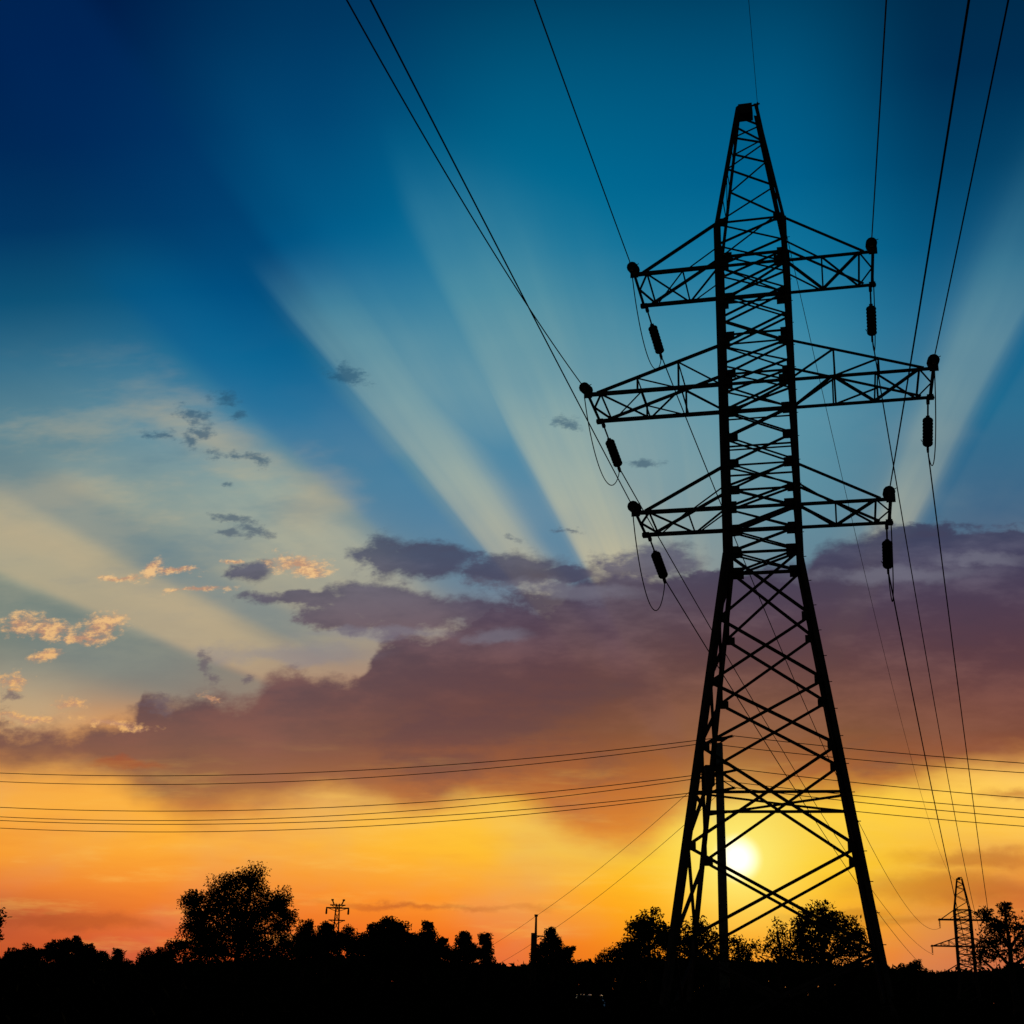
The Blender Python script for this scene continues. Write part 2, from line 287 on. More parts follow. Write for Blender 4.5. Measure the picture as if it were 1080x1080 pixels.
class MB:
    def __init__(s): s.V = []; s.F = []
    def prism(s, p, q, prof, ref=(0, 0, 1)):
        p = Vector(p); q = Vector(q); d = (q - p).normalized(); r = Vector(ref)
        if abs(d.dot(r)) > .98: r = Vector((0, 1, 0)) if abs(d.y) < .9 else Vector((1, 0, 0))
        x = d.cross(r).normalized(); y = x.cross(d).normalized(); n = len(prof); b = len(s.V)
        for c in (p, q):
            for (u, v) in prof: s.V.append(c + x * u + y * v)
        for i in range(n): j = (i + 1) % n; s.F.append((b + i, b + j, b + n + j, b + n + i))
        s.F.append(tuple(range(b, b + n))[::-1]); s.F.append(tuple(range(b + n, b + 2 * n)))
    def angle(s, p, q, w, t=None, ref=(0, 0, 1)):     # L-section bar
        w *= KT; t = (t * KT) if t else w * .16; h = w / 2
        s.prism(p, q, [(-h, -h), (h, -h), (h, -h + t), (-h + t, -h + t), (-h + t, h), (-h, h)], ref)
    def bar(s, p, q, w, h=None, ref=(0, 0, 1)):
        h = h or w; s.prism(p, q, [(-w/2, -h/2), (w/2, -h/2), (w/2, h/2), (-w/2, h/2)], ref)
    def tube(s, pts, rad, n=6, caps=True):
        pts = [Vector(p) for p in pts]; b = len(s.V); m = len(pts)
        rad = rad if hasattr(rad, '__len__') else [rad] * m
        for i, p in enumerate(pts):
            d = (pts[min(i + 1, m - 1)] - pts[max(i - 1, 0)]).normalized()
            r = Vector((0, 0, 1)) if abs(d.z) < .9 else Vector((1, 0, 0))
            x = d.cross(r).normalized(); y = x.cross(d).normalized()
            for k in range(n):
                a = 2 * math.pi * k / n; s.V.append(p + (x * math.cos(a) + y * math.sin(a)) * rad[i])
        for i in range(m - 1):
            for k in range(n):
                j = (k + 1) % n; s.F.append((b + i*n + k, b + i*n + j, b + (i+1)*n + j, b + (i+1)*n + k))
        if caps: s.F.append(tuple(b + k for k in range(n))[::-1]); s.F.append(tuple(b + (m-1)*n + k for k in range(n)))
    def lathe(s, prof, axis='x', n=12):               # prof (along, radius)
        b = len(s.V); m = len(prof)
        for (l, r) in prof:
            for k in range(n):
                a = 2 * math.pi * k / n; s.V.append(Vector((l, r * math.cos(a), r * math.sin(a))) if axis == 'x' else Vector((r * math.cos(a), r * math.sin(a), l)))
        for i in range(m - 1):
            for k in range(n):
                j = (k + 1) % n; s.F.append((b + i*n + k, b + i*n + j, b + (i+1)*n + j, b + (i+1)*n + k))
    def box(s, c, d):
        x, y, z = c; a, b_, h = d[0]/2, d[1]/2, d[2]/2; n = len(s.V)
        s.V += [Vector((x+i*a, y+j*b_, z+k*h)) for i in (-1, 1) for j in (-1, 1) for k in (-1, 1)]
        s.F += [tuple(n + q for q in f) for f in ((0,1,3,2),(4,6,7,5),(0,4,5,1),(2,3,7,6),(0,2,6,4),(1,5,7,3))]
    def plate(s, c, u, v, w, h, t):                   # thin plate centred at c spanned by u, v
        u = Vector(u).normalized(); v = Vector(v).normalized(); n_ = u.cross(v).normalized(); c = Vector(c); n = len(s.V)
        s.V += [c + u*(i*w/2) + v*(j*h/2) + n_*(k*t/2) for i in (-1, 1) for j in (-1, 1) for k in (-1, 1)]
        s.F += [tuple(n + q for q in f) for f in ((0,1,3,2),(4,6,7,5),(0,4,5,1),(2,3,7,6),(0,2,6,4),(1,5,7,3))]
    def build(s, name, m, parent=None, smooth=False): return obj(name, s.V, s.F, m, parent, smooth)

# ------------------------------------------------------------------ terrain
def gz(x, y):
    d = math.hypot(x, y) if y > 0 else abs(x)
    t = min(max((d - 118) / 100, 0), 1); t = t * t * (3 - 2 * t)
    n = .10 * math.sin(x * .31 + 1.2) * math.cos(y * .27) + .05 * math.sin(x * .9 + y * .7)
    far = .7 * math.sin(x * .02 + y * .013) * t
    return -9.2 * t + n * (1 - t) + far
def axis_pts():
    a = [0.]; st = 1.2
    while a[-1] < 6000: a.append(a[-1] + st); st = st * (1.0 if a[-1] < 60 else 1.09)
    return a
ax_ = axis_pts(); xs = [-v for v in ax_[:0:-1]] + ax_
V = [(x, y, gz(x, y)) for y in xs for x in xs]; nx = len(xs)
F = [(j*nx + i, j*nx + i + 1, (j+1)*nx + i + 1, (j+1)*nx + i) for j in range(nx - 1) for i in range(nx - 1)]
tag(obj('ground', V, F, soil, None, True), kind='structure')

# ------------------------------------------------------------------ lattice tower
W = [(0, 2.936), (13.757, 1.0177), (24.95, 1.035), (30, .265)]
def hw(z): return float(np.interp(z, [q[0] for q in W], [q[1] for q in W]))
ZT, L1, L2, L3, L4, L5, L6, L7, DZ = 30, 24.95, 23.36, 20.561, 19.211, 16.505, 15.163, 13.757, 6.70
YAW = -0.25597; TX, TY = 7.5718, 36.836
FACES = [((-1, -1), (1, -1)), ((1, -1), (1, 1)), ((1, 1), (-1, 1)), ((-1, 1), (-1, -1))]
def cp(s, z): return Vector((s[0] * hw(z), s[1] * hw(z), z))
KT = 1.
def make_tower():
    t = empty('transmission_tower')
    for s in ((-1, -1), (1, -1), (1, 1), (-1, 1)):
        m = MB(); lv = [0, L7, L1, ZT - .1]
        for z0, z1, w in zip(lv, lv[1:], (.18, .165, .11)): m.angle(cp(s, z0), cp(s, z1), w, .03, (-s[0], -s[1], 0))
        for z in (11.7, 9.8, 7.97, 5.27, L7, 14.4, L6, L5, 17.41, 18.31, L4, L3, 21.95, L2, L1):
            g = cp(s, z); sz = (.38 if z in (L7, L6, L4, L2) else .30) if z > 12 else .24
            m.plate(g + Vector((-s[0]*.14, s[1]*.012, 0)), (1, 0, 0), (0, 0, 1), sz, sz, .014)
            m.plate(g + Vector((s[0]*.012, -s[1]*.14, 0)), (0, 1, 0), (0, 0, 1), sz, sz, .014)
        if s == (1, -1):                               # step bolts
            z = 2.5; k = 0
            while z < 24.5:
                g = cp(s, z); m.tube([g, g + (Vector((.20, -.02, .0)) if k % 2 else Vector((.03, -.2, 0)))], .012, 5); z += .38; k += 1
        m.build('leg', steel, t)
        f = MB(); f.lathe([(-.3, .0), (-.3, .48), (.18, .36), (.2, .3), (.2, 0)], 'z', 4)
        fo = f.build('footing', concrete, t); fo.location = cp(s, 0); fo.rotation_euler = (0, 0, R(45))
    upper = [L7, 14.45, L6, 15.83, L5, 17.41, 18.31, L4, 19.89, L3, 21.50, 22.43, L2, 24.15, L1]
    lower = [13.72, 11.72, 9.81, 7.97, 5.27, 2.72, .25]
    for lv, w in ((upper, .06), (lower, .085)):
        for z0, z1 in zip(lv, lv[1:]):
            for (p, q) in FACES:
                m = MB(); nrm = Vector((p[0] + q[0], p[1] + q[1], 0)).normalized()
                m.angle(cp(p, z0) + nrm*.012, cp(q, z1) + nrm*.012, w, .012, nrm); m.angle(cp(q, z0) - nrm*.05, cp(p, z1) - nrm*.05, w, .012, nrm)
                m.build('cross_brace', steel, t)
    for z, w in ((L1, .08), (L2, .11), (22.0, .06), (L3, .06), (L4, .11), (18.0, .05), (L5, .06), (17.0, .05), (L6, .11), (14.45, .05), (L7, .09), (DZ, .08)):
        m = MB()
        for (p, q) in FACES:
            nrm = Vector((p[0] + q[0], p[1] + q[1], 0)).normalized(); m.angle(cp(p, z) + nrm*.03, cp(q, z) + nrm*.03, w, .013)
        if z in (DZ, L7, L6, L4, L2):
            m.angle(cp((-1, -1), z - .02), cp((1, 1), z - .02), .06, .012); m.angle(cp((1, -1), z - .09), cp((-1, 1), z - .09), .06, .012)
        m.build('horizontal_frame', steel, t)
    m = MB()                                          # peak lacing
    zz = [(1, 29.4), (-1, 28.55), (1, 28.15), (-1, 27.2), (1, 26.25), (-1, 24.98)]
    for y in (-1, 1):
        pts = [cp((sx, y), z) for sx, z in zz]; pts[0] = cp((-1, y), 29.5); pts.insert(1, cp((1, y), 28.95))
        for p, q in zip(pts, pts[1:]): m.angle(p, q, .055, .01, (0, y, 0))
    for x in (-1, 1):
        sg = -1
        for z0, z1 in zip((24.98, 26.1, 27.2, 28.2), (26.1, 27.2, 28.2, 29.0)):
            m.angle(cp((x, sg), z0), cp((x, -sg), z1), .028, .008, (x, 0, 0)); m.angle(cp((x, -1), z1), cp((x, 1), z1), .03, .008); sg = -sg
    m.build('peak_lacing', steel, t)
    m = MB(); m.box((-.05, 0, 29.86), (.46, .5, .36)); m.angle((-.25, 0, 30.07), (.36, 0, 30.14), .07); m.bar((.36, 0, 30.20), (.36, 0, 29.55), .05); m.bar((.25, -.24, 29.95), (.42, -.05, 30.1), .05)
    m.build('peak_cap', steel, t)
    for z, zt, L, n in ((L2, L1, 3.72, 0), (L4, L3, 5.2, 2), (L6, L5, 3.70, 0)):
        for s in (-1, 1):
            h = hw(z); ht = hw(zt); k = 3 if n else 2
            m = MB()
            P = lambda x, y, dz=0: Vector((s * x, y * h, z + dz))
            for y in (-1, 1): m.angle(P(h, y), P(L + .12, y), .11, .02)
            m.angle(P(L, -1.08, .03), P(L, 1.12, .03), .09, .015); m.angle(P(L - .42, -1, -.02), P(L - .42, 1, -.02), .06, .012)
            m.plate(P(L, -1.02), (1, 0, 0), (0, 0, 1), .26, .24, .03); m.plate(P(L, 1.02), (1, 0, 0), (0, 0, 1), .2, .2, .03)
            ca = m.build('crossarm', steel, t)
            m = MB()
            st = list(np.linspace(L - .42, h, k + 1)); y = -1
            for x0, x1 in zip(st, st[1:]):
                m.angle(P(x0, y), P(x1, -y), .075, .014); y = -y
                if x1 > h + .1: m.angle(P(x1, -1, .01), P(x1, 1, .01), .05, .01)
            m.angle(P(L - .42, -1, .02), P(L - .02, 0, .02), .055, .01); m.angle(P(L - .42, 1, .02), P(L - .02, 0, .02), .055, .01)
            x2 = st[1]; m.angle(P(st[0], -y if not n else 1, -.03), P(x2, y if not n else -1, -.03), .05, .01)
            m.build('arm_lacing', steel, ca)
            xt = L - .28
            for y in (-1, 1):
                m = MB(); m.angle(Vector((s * xt, y * h, z + .04)), Vector((s * ht, y * ht, zt)), .085, .016, (0, y, 0)); m.build('arm_tie', steel, ca)
            if n:
                for y in (-1, 1):
                    m = MB(); tp = []
                    for fr in (.33, .66):
                        x = xt + (ht - xt) * fr; zz_ = z + (zt - z) * fr; yy = y * (h + (ht - h) * fr)
                        m.angle((s * x, yy, z), (s * x, yy, zz_), .06, .012); tp.append(Vector((s * x, yy, zz_)))
                    m.angle(tp[0], (s * tp[1].x * s, tp[1].y, z), .05, .01); m.angle(tp[1], (s * h, y * h, z), .055, .01)
                    m.angle(tp[1], (tp[1].x, 0, tp[1].z), .04, .01); m.angle(tp[0], (tp[0].x, 0, tp[0].z), .04, .01)
                    m.build('side_lacing', steel, ca)
            else:
                for y in (-1, 1):
                    m = MB(); m.angle((s * (h + (xt - h) * .42), y * h, z), (s * hw(z + .75), y * hw(z + .75), z + .72), .045, .01)
                    m.build('side_lacing', steel, ca)
    return t
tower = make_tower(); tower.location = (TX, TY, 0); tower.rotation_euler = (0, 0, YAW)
tag(tower, 'tall dark steel lattice pylon with six arms, standing against the low sun', 'power pylon')
Tm = Matrix.Translation((TX, TY, 0)) @ Matrix.Rotation(YAW, 4, 'Z')
FD = 235; fp = at(1018, 1000, FD); FAR = Vector((fp.x, fp.y, -9.05)); FYAW = YAW
Fm = Matrix.Translation(FAR) @ Matrix.Rotation(FYAW, 4, 'Z')
KT = 1.5; W = [(0, 3.0), (13.757, 1.28), (24.95, 1.2), (30, .36)]
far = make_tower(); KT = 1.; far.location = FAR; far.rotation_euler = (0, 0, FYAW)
tag(far, 'small distant lattice pylon low on the right horizon beside a leafy tree', 'power pylon')

# ------------------------------------------------------------------ insulator strings, conductors, jumpers
def make_string(link, nd, pitch=.15, rad=.15):
    t = empty('insulator_string')
    m = MB(); m.tube([(0, 0, 0), (link, 0, 0)], .028, 6); m.box((.06, 0, 0), (.14, .10, .10)); m.box((link - .05, 0, 0), (.12, .12, .12)); m.build('link_rod', steel, t)
    m = MB(); pr = [(link, .03)]
    for i in range(nd):
        x = link + i * pitch; pr += [(x + .01, .055), (x + .04, .06), (x + .055, rad), (x + .085, rad), (x + .10, .07), (x + .14, .035)]
    m.lathe(pr, 'x', 12); m.build('disc_stack', porcelain, t, False)
    e = link + nd * pitch
    m = MB(); m.tube([(e - .02, 0, 0), (e + .22, 0, 0)], .03, 6); m.box((e + .14, 0, -.05), (.22, .07, .14)); m.tube([(e, 0, 0), (e - .02, .13, .06), (e - .16, .2, .1)], .012, 5)
    m.build('wire_clamp', steel, t)
    return t, e + .2
def aim(o, p, d):
    o.location = p; o.rotation_mode = 'XYZ'; o.rotation_euler = Vector(d).to_track_quat('X', 'Z').to_euler()
far_proto, FL = make_string(.85, 8, .15, .165); near_proto, NL = make_string(.22, 8, .145, .17)
ARMS = {'upper left': (-1, 3.66, L2), 'middle left': (-1, 5.14, L4), 'lower left': (-1, 3.63, L6), 'upper right': (1, 3.66, L2), 'middle right': (1, 5.14, L4), 'lower right': (1, 3.63, L6)}
NEAR = {'upper left': (13.5, .16, .0005), 'middle left': (17, .12, .004), 'lower left': (18.5, -.09, .0005), 'upper right': (14.5, .18, .0005), 'lower right': (13.5, .08, .0005), 'middle right': (13.5, .08, .0005)}
def sagged(p, q, sag, n=60, tmax=1.):
    p = Vector(p); q = Vector(q); o = []
    for i in range(n + 1):
        t = tmax * i / n; v = p.lerp(q, t); v.z -= 4 * sag * t * (1 - t); o.append(v)
    return o
def wire(name, pts, r, label, group, cat='wire'):
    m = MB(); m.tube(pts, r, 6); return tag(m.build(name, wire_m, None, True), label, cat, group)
first = {}
def use(proto, key):
    if key not in first: first[key] = 1; return proto
    return copy_tree(proto)
SAG = {'lower left': 2.5, 'middle left': 3, 'upper left': 6}
for nm, (s, L, z) in ARMS.items():
    row, side = nm.split()
    h = hw(z)
    pf = Tm @ Vector((s * L, -h - .05, z)); pr = Tm @ Vector((s * L, h + .05, z))
    azf = R(20 if s < 0 else 15.5); df = Vector((math.sin(azf), math.cos(azf), -.36)).normalized()
    f = use(far_proto, 'f'); aim(f, pr, df); ef = pr + df * (FL)
    tag(f, f'disc insulator string slanting down behind the {row} {side} arm tip of the big pylon', 'insulator', 'strain insulators on the far side of the arms')
    az, mm, cc_ = NEAR[nm]; az = R(az); sa = (R(15) + math.atan2(pf.x, pf.y)) / 2; dn = Vector((-math.sin(sa), -math.cos(sa), -(pf.z - 1.6) / math.hypot(pf.x, pf.y) * .8)).normalized()
    g = use(near_proto, 'n'); aim(g, pf, dn); en = pf + dn * NL
    tag(g, f'insulator string seen end on as a dark knob at the {row} {side} arm tip', 'insulator', 'strain insulators on the near side of the arms')
    pts = []
    for i in range(76):
        t = i * .9; pts.append(Vector((en.x - math.sin(az) * t, en.y - math.cos(az) * t, en.z - mm * t + cc_ * t * t)))
    wire('conductor', pts, .017, f'overhead wire rising from the {row} {side} arm tip past the top edge', 'conductors of the near span')
    q = Fm @ Vector((s * L, 0, z - 1.3))
    wire('conductor', sagged(ef, q, SAG.get(nm, 8), 80), .022, f'sagging wire from the {row} {side} arm of the big pylon to the distant one', 'conductors of the far span')
    # jumper under the arm
    mid = (en + ef) / 2; jp = []
    dr = 1.55 if row != 'lower' else 1.9
    for i in range(31):
        t = i / 30; v = en.lerp(ef, t); v.z -= dr * (4 * t * (1 - t)) ** .75 ; jp.append(v)
    wire('jumper_wire', jp, .016, f'thin slack wire looping under the tip of the {row} {side} arm of the big pylon', 'jumper loops under the arms', 'jumper wire')
pt = Tm @ Vector((.36, 0, 30.1)); az = R(13.5)
wire('ground_wire', [Vector((pt.x - math.sin(az) * t, pt.y - math.cos(az) * t, pt.z - .08 * t + .001 * t * t)) for t in [i * .9 for i in range(90)]], .008, 'thin wire rising from the very tip of the big pylon past the top edge', 'ground wires')
wire('ground_wire', sagged(pt, Fm @ Vector((0, 0, 30.05)), 8, 80), .012, 'thinnest wire, sagging from the big pylon tip to the distant pylon tip', 'ground wires')
def make_susp():
    t = empty('suspension_insulator'); m = MB(); pr = [(0, .04)]
    for i in range(7): x = -.15 - i * .15; pr += [(x, .05), (x - .03, .16), (x - .06, .16), (x - .08, .05)]
    m.lathe(pr, 'z', 8); m.build('disc_stack', porcelain, t); m = MB(); m.box((0, 0, -1.3), (.12, .4, .12)); m.build('wire_clamp', steel, t); return t
sp = make_susp()
for i, (nm, (s, L, z)) in enumerate(ARMS.items()):
    o = sp if i == 0 else copy_tree(sp); o.location = Fm @ Vector((s * L, 0, z))
    m = None; tag(o, f'tiny insulator hanging from the {nm} arm tip of the small distant pylon', 'insulator', 'hanging insulators of the distant pylon')

# ------------------------------------------------------------------ concrete pole with the crossing line
pc = at(763.5, 1000, 100); PX, PY = pc.x, pc.y; PG = gz(PX, PY)
pz = at(762, 784, 100).z
pole = empty('concrete_pole', (PX, PY, PG))
m = MB(); m.tube([(0, 0, -.2), (0, 0, (pz - PG) * .5), (0, 0, pz - PG)], [.36, .33, .29], 14); m.build('shaft', concrete, pole, True)
ad = Vector((-.42, .907, 0))                                    # direction of its crossarms
LV = []
for yy, L in ((780, 1.9), (816, 2.6), (834, 2.0)):
    z = at(757, yy, 100).z - PG; m = MB(); m.angle(ad * -L + Vector((0, 0, z)), ad * L + Vector((0, 0, z)), .16, .03)
    m.angle(ad * -L * .9 + Vector((0, 0, z + .05)), Vector((0, 0, min(z + .9, pz - PG - .03))), .08, .02); m.angle(ad * L * .9 + Vector((0, 0, z + .05)), Vector((0, 0, min(z + .9, pz - PG - .03))), .08, .02)
    m.box((0, 0, z), (.8, .8, .14))
    m.build('crossarm', steel, pole); LV.append((z + PG, L))
m = MB(); m.box((-.75, .1, at(750, 818, 100).z - PG), (.7, .6, 1.5)); m.box((-.38, 0, at(750, 818, 100).z - PG), (.3, .3, .2)); m.build('switch_box', steel, pole)
tag(pole, 'thick upright concrete pole beside the low sun, seen through the legs of the big pylon', 'utility pole')
lev = ['top', 'middle', 'bottom']
for (z, L), nm in zip(LV, lev):
    for sg, nn in ((-1, 'nearer'), (1, 'farther')):
        p = Vector((PX, PY, z)) + ad * sg * L
        b = R(12); u = Vector((math.cos(b), -math.sin(b), 0))
        m1 = sagged(p, p - u * 96 + Vector((0, 0, .3)), {'top': 3.1, 'middle': 3.4, 'bottom': 3.1}[nm] + (.25 if sg > 0 else 0), 40)[::-1]; m2 = sagged(p, p + u * 90 + Vector((0, 0, -1.2)), 2.6, 40)
        wire('crossing_wire', m1 + m2[1:], .03, f'{"upper" if sg < 0 else "lower"} wire of the {nm} pair crossing the whole view sideways', 'wires crossing level behind the pylon')
# ------------------------------------------------------------------ small pole with two service wires
sp_ = at(563, 1000, 150); SG = gz(sp_.x, sp_.y); ztop = at(564, 966, 150).z
spole = empty('utility_pole', (sp_.x, sp_.y, SG))
m = MB(); m.tube([(0, 0, -.2), (0, 0, at(563, 984, 150).z - SG)], [.38, .34], 10); m.build('lower_shaft', wood, spole, True)
m = MB(); m.tube([(.18, 0, at(563, 986, 150).z - SG), (.18, 0, ztop - SG)], [.14, .11], 8); m.box((.18, 0, ztop - SG + .05), (.38, .3, .22)); m.build('upper_shaft', wood, spole)
m = MB(); m.angle((0, 0, at(563, 987, 150).z - SG), (1.0, .2, at(563, 987, 150).z - SG), .14); m.angle((0, 0, at(563, 990, 150).z - SG), (.7, .15, at(563, 987, 150).z - SG), .08); m.build('bracket', steel, spole)
tag(spole, 'short dark pole with a small cap rising above the trees left of the pylon', 'utility pole')
for k, (h0, off) in enumerate(((at(757, 806, 100).z, (0, 0)), (at(757, 836, 100).z, (2.6, .6)))):
    a = Vector((PX, PY, h0)); b = Vector((sp_.x + .18 + off[0]*.3, sp_.y, (ztop if k == 0 else at(563, 987, 150).z)))
    if k: b.x = sp_.x + 1.0; b.y = sp_.y + .2
    e = at(470 if k == 0 else 490, 1042, 240); e.z = at(497, 1022, 240).z - k * 1.5
    wire('service_wire', sagged(a, b, .5, 30) + sagged(b, e, .5, 20)[1:], .018, ('upper' if k == 0 else 'lower') + ' of two wires sloping down left from the concrete pole to the short one', 'wires sloping to the short pole')

# ------------------------------------------------------------------ far left lattice mast
mp = at(353, 1000, 350); MG = gz(mp.x, mp.y)
mast = empty('lattice_mast', (mp.x, mp.y, MG))
H = at(352, 953, 350).z - MG
def hz(y): return at(352, y, 350).z - MG
m = MB()
for sx in (-1, 1):
    for sy in (-1, 1): m.angle((sx * 1.3, sy * 1.3, 0), (sx * .42, sy * .42, H), .2)
lvz = np.linspace(0, H, 15)
for z0, z1 in zip(lvz, lvz[1:]):
    w0 = 1.3 - .88 * z0 / H; w1 = 1.3 - .88 * z1 / H
    for y in (-1, 1): m.angle((-w0, y * w0, z0), (w1, y * w1, z1), .09); m.angle((w0, y * w0, z0), (-w1, y * w1, z1), .09)
    for x in (-1, 1): m.angle((x * w0, -w0, z0), (x * w1, w1, z1), .13)
m.build('shaft', steel, mast)
for z, l, rr_ in ((hz(957.5), 2.95, .36), (hz(954.5), 1.95, .3), (hz(970.5), 2.1, .3)):
    m = MB(); m.bar((-l, 0, z), (l, 0, z), rr_, rr_); m.bar((-l * .9, 0, z), (0, 0, z - .9), .14); m.bar((l * .9, 0, z), (0, 0, z - .9), .14)
    m.build('crossarm', steel, mast)
m = MB()
for s in (-1, 1): m.bar((s * .9, 0, hz(954.5)), (s * 1.5, 0, hz(949)), .3); m.box((s * 1.45, 0, hz(949)), (.6, .4, .4))
m.build('peak_horn', steel, mast)
for s in (-1, 1):
    mm_ = MB(); mm_.lathe([(0, .1), (-.2, .22), (-1.3, .26), (-1.5, .1)], 'z', 8); o = mm_.build('hanging_insulator', porcelain, None); o.location = (mp.x + s * 2.8, mp.y, MG + hz(957.5) - .1)
    tag(o, f'tiny insulator hanging from the {"left" if s < 0 else "right"} end of the little far mast', 'insulator', 'insulators of the little mast')
tag(mast, 'tiny T-shaped lattice mast just clearing the treetops right of the big round tree', 'power mast')

# ------------------------------------------------------------------ trees
def leaves(rng, P, size, tri=False):
    n = len(P); d = rng.normal(size=(n, 3)); d /= np.linalg.norm(d, axis=1)[:, None]
    e = rng.normal(size=(n, 3)); e -= (e * d).sum(1)[:, None] * d; e /= np.linalg.norm(e, axis=1)[:, None]
    s = size * rng.uniform(.5, 1.4, (n, 1)); a = d * s; b = e * s * .42
    V = np.stack([P - a * .5, P + b * .5 - a*.1, P + a * .5, P - b * .5 + a*.05], 1).reshape(-1, 3)
    return V
def mesh_np(name, V, k, m, parent=None):
    me = bpy.data.meshes.new(name); n = len(V); me.vertices.add(n); me.vertices.foreach_set('co', V.astype(np.float32).ravel())
    nf = n // k; me.loops.add(n); me.loops.foreach_set('vertex_index', np.arange(n, dtype=np.int32))
    me.polygons.add(nf); me.polygons.foreach_set('loop_start', np.arange(0, n, k, dtype=np.int32))
    me.update(calc_edges=True); me.materials.append(m); o = bpy.data.objects.new(name, me); C.objects.link(o)
    if parent: o.parent = parent
    return o
def tree(name, label, cat, D, cx_, lobes, group=None, leaf=.26, dens=1., seed=1, fm=None, cone=False, twigs=True):
    if D > 80: leaf *= .72; dens *= 1.5
    """lobes: (x, y, rx, ry) as seen from the roadside, turned into real ellipsoids at distance D"""
    rng = np.random.default_rng(seed); base = at(cx_, 1000, D); g = gz(base.x, base.y)
    t = empty(name, (base.x, base.y, g)); O = Vector((base.x, base.y, g)); k = D / FPX * 1.03
    fwd = Vector((base.x, base.y, 0)).normalized(); side = Vector((fwd.y, -fwd.x, 0))
    E = []
    for (x, y, rx, ry) in lobes:
        c = at(x, y, D) - O; dep = rng.uniform(-.5, .5) * rx * k; E.append((c + fwd * dep, rx * k, ry * k))
    m = MB(); topz = max(c.z for c, a, b in E); cz = min(c.z - b for c, a, b in E)
    r0_ = .035 * topz + .05; tp = []
    mx = Vector((0, 0, 0)); cc = max(E, key=lambda q: q[0].z)[0]
    for i in range(8):
        f_ = i / 7; tp.append(Vector((cc.x * f_ ** 1.5 + rng.normal() * .05, cc.y * f_ ** 1.5 + rng.normal() * .05, -.15 + (cc.z + .15) * f_)))
    m.tube(tp, [r0_ * (1 - .85 * i / 7) for i in range(8)], 7)
    P = []
    for (c, ra, rb) in E:
        j = tp[int(np.clip(7 * (c.z - rb * .9) / max(topz, .1), 1, 6))]
        mid = j.lerp(c, .5) + Vector(rng.normal(size=3) * .12 * ra)
        m.tube([j, mid, c], [r0_ * .4, r0_ * .26, r0_ * .14], 5)
        n_c = int(9 + 26 * dens * min(1.6, ra * rb / 2.2))
        for q in range(n_c):
            d = rng.normal(size=3); d /= np.linalg.norm(d); rr = .88 * rng.uniform(.25, 1.0) ** .6
            wd = (1 - .0) 
            e = np.array([c.x, c.y, c.z]) + (np.array(side) * d[0] + np.array(fwd) * d[1]) * ra * rr + np.array([0, 0, d[2] * rb * rr])
            if twigs: m.tube([c, Vector(e) * .5 + c * .5 + Vector((0, 0, .06 * rb)), Vector(e)], [r0_ * .12, r0_ * .08, .012 + k * .12], 4, False)
            cr = rng.uniform(.13, .26) * min(ra, rb) + .06
            nl = int(60 * dens * rng.uniform(.5, 1.5)); P.append(e + np.clip(rng.normal(size=(nl, 3)), -1.5, 1.5) * cr * np.array([1, 1, .8]))
        nl = int(40 * dens + 90 * dens * ra * rb); d = rng.normal(size=(nl, 3)); d /= np.linalg.norm(d, axis=1)[:, None]; d *= rng.uniform(0, .7, (nl, 1)) ** .5
        P.append(np.array([c.x, c.y, c.z]) + d[:, :1] * np.array(side) * ra + d[:, 1:2] * np.array(fwd) * ra + d[:, 2:] * np.array([0, 0, rb]))
    m.build('trunk', bark, t)
    P = np.concatenate(P); mesh_np('crown', leaves(rng, P, leaf), 4, fm or leafm, t)
    return tag(t, label, cat, group)
G = 'trees along the horizon'
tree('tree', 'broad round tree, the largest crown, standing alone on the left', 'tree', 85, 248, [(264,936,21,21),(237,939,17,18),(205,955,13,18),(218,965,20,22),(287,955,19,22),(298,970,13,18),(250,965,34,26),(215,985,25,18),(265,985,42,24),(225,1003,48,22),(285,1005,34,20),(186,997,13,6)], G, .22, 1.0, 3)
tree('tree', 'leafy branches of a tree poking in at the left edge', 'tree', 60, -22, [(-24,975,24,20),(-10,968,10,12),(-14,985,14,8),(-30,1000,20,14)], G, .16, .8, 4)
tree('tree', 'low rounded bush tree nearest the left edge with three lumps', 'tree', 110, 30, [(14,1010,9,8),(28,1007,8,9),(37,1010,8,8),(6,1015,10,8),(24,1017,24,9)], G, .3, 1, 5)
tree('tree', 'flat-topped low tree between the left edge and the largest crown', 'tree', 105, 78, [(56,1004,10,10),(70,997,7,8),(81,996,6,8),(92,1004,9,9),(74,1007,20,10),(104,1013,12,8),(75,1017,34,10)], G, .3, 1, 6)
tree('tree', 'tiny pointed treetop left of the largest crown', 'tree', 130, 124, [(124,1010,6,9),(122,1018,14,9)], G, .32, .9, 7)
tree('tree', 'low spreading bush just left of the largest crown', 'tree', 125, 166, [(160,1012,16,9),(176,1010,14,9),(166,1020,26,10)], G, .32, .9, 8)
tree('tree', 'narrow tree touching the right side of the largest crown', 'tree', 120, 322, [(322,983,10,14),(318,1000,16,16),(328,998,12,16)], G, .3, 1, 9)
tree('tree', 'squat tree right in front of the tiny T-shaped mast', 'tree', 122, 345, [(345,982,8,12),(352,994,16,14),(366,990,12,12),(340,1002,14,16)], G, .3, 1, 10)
tree('tree', 'wide domed tree at the centre left of the skyline', 'tree', 115, 404, [(408,980,12,12),(396,984,9,11),(422,983,10,11),(388,995,14,12),(376,1000,10,9),(410,999,34,16),(436,992,9,10),(410,1008,44,16)], G, .3, 1.1, 11)
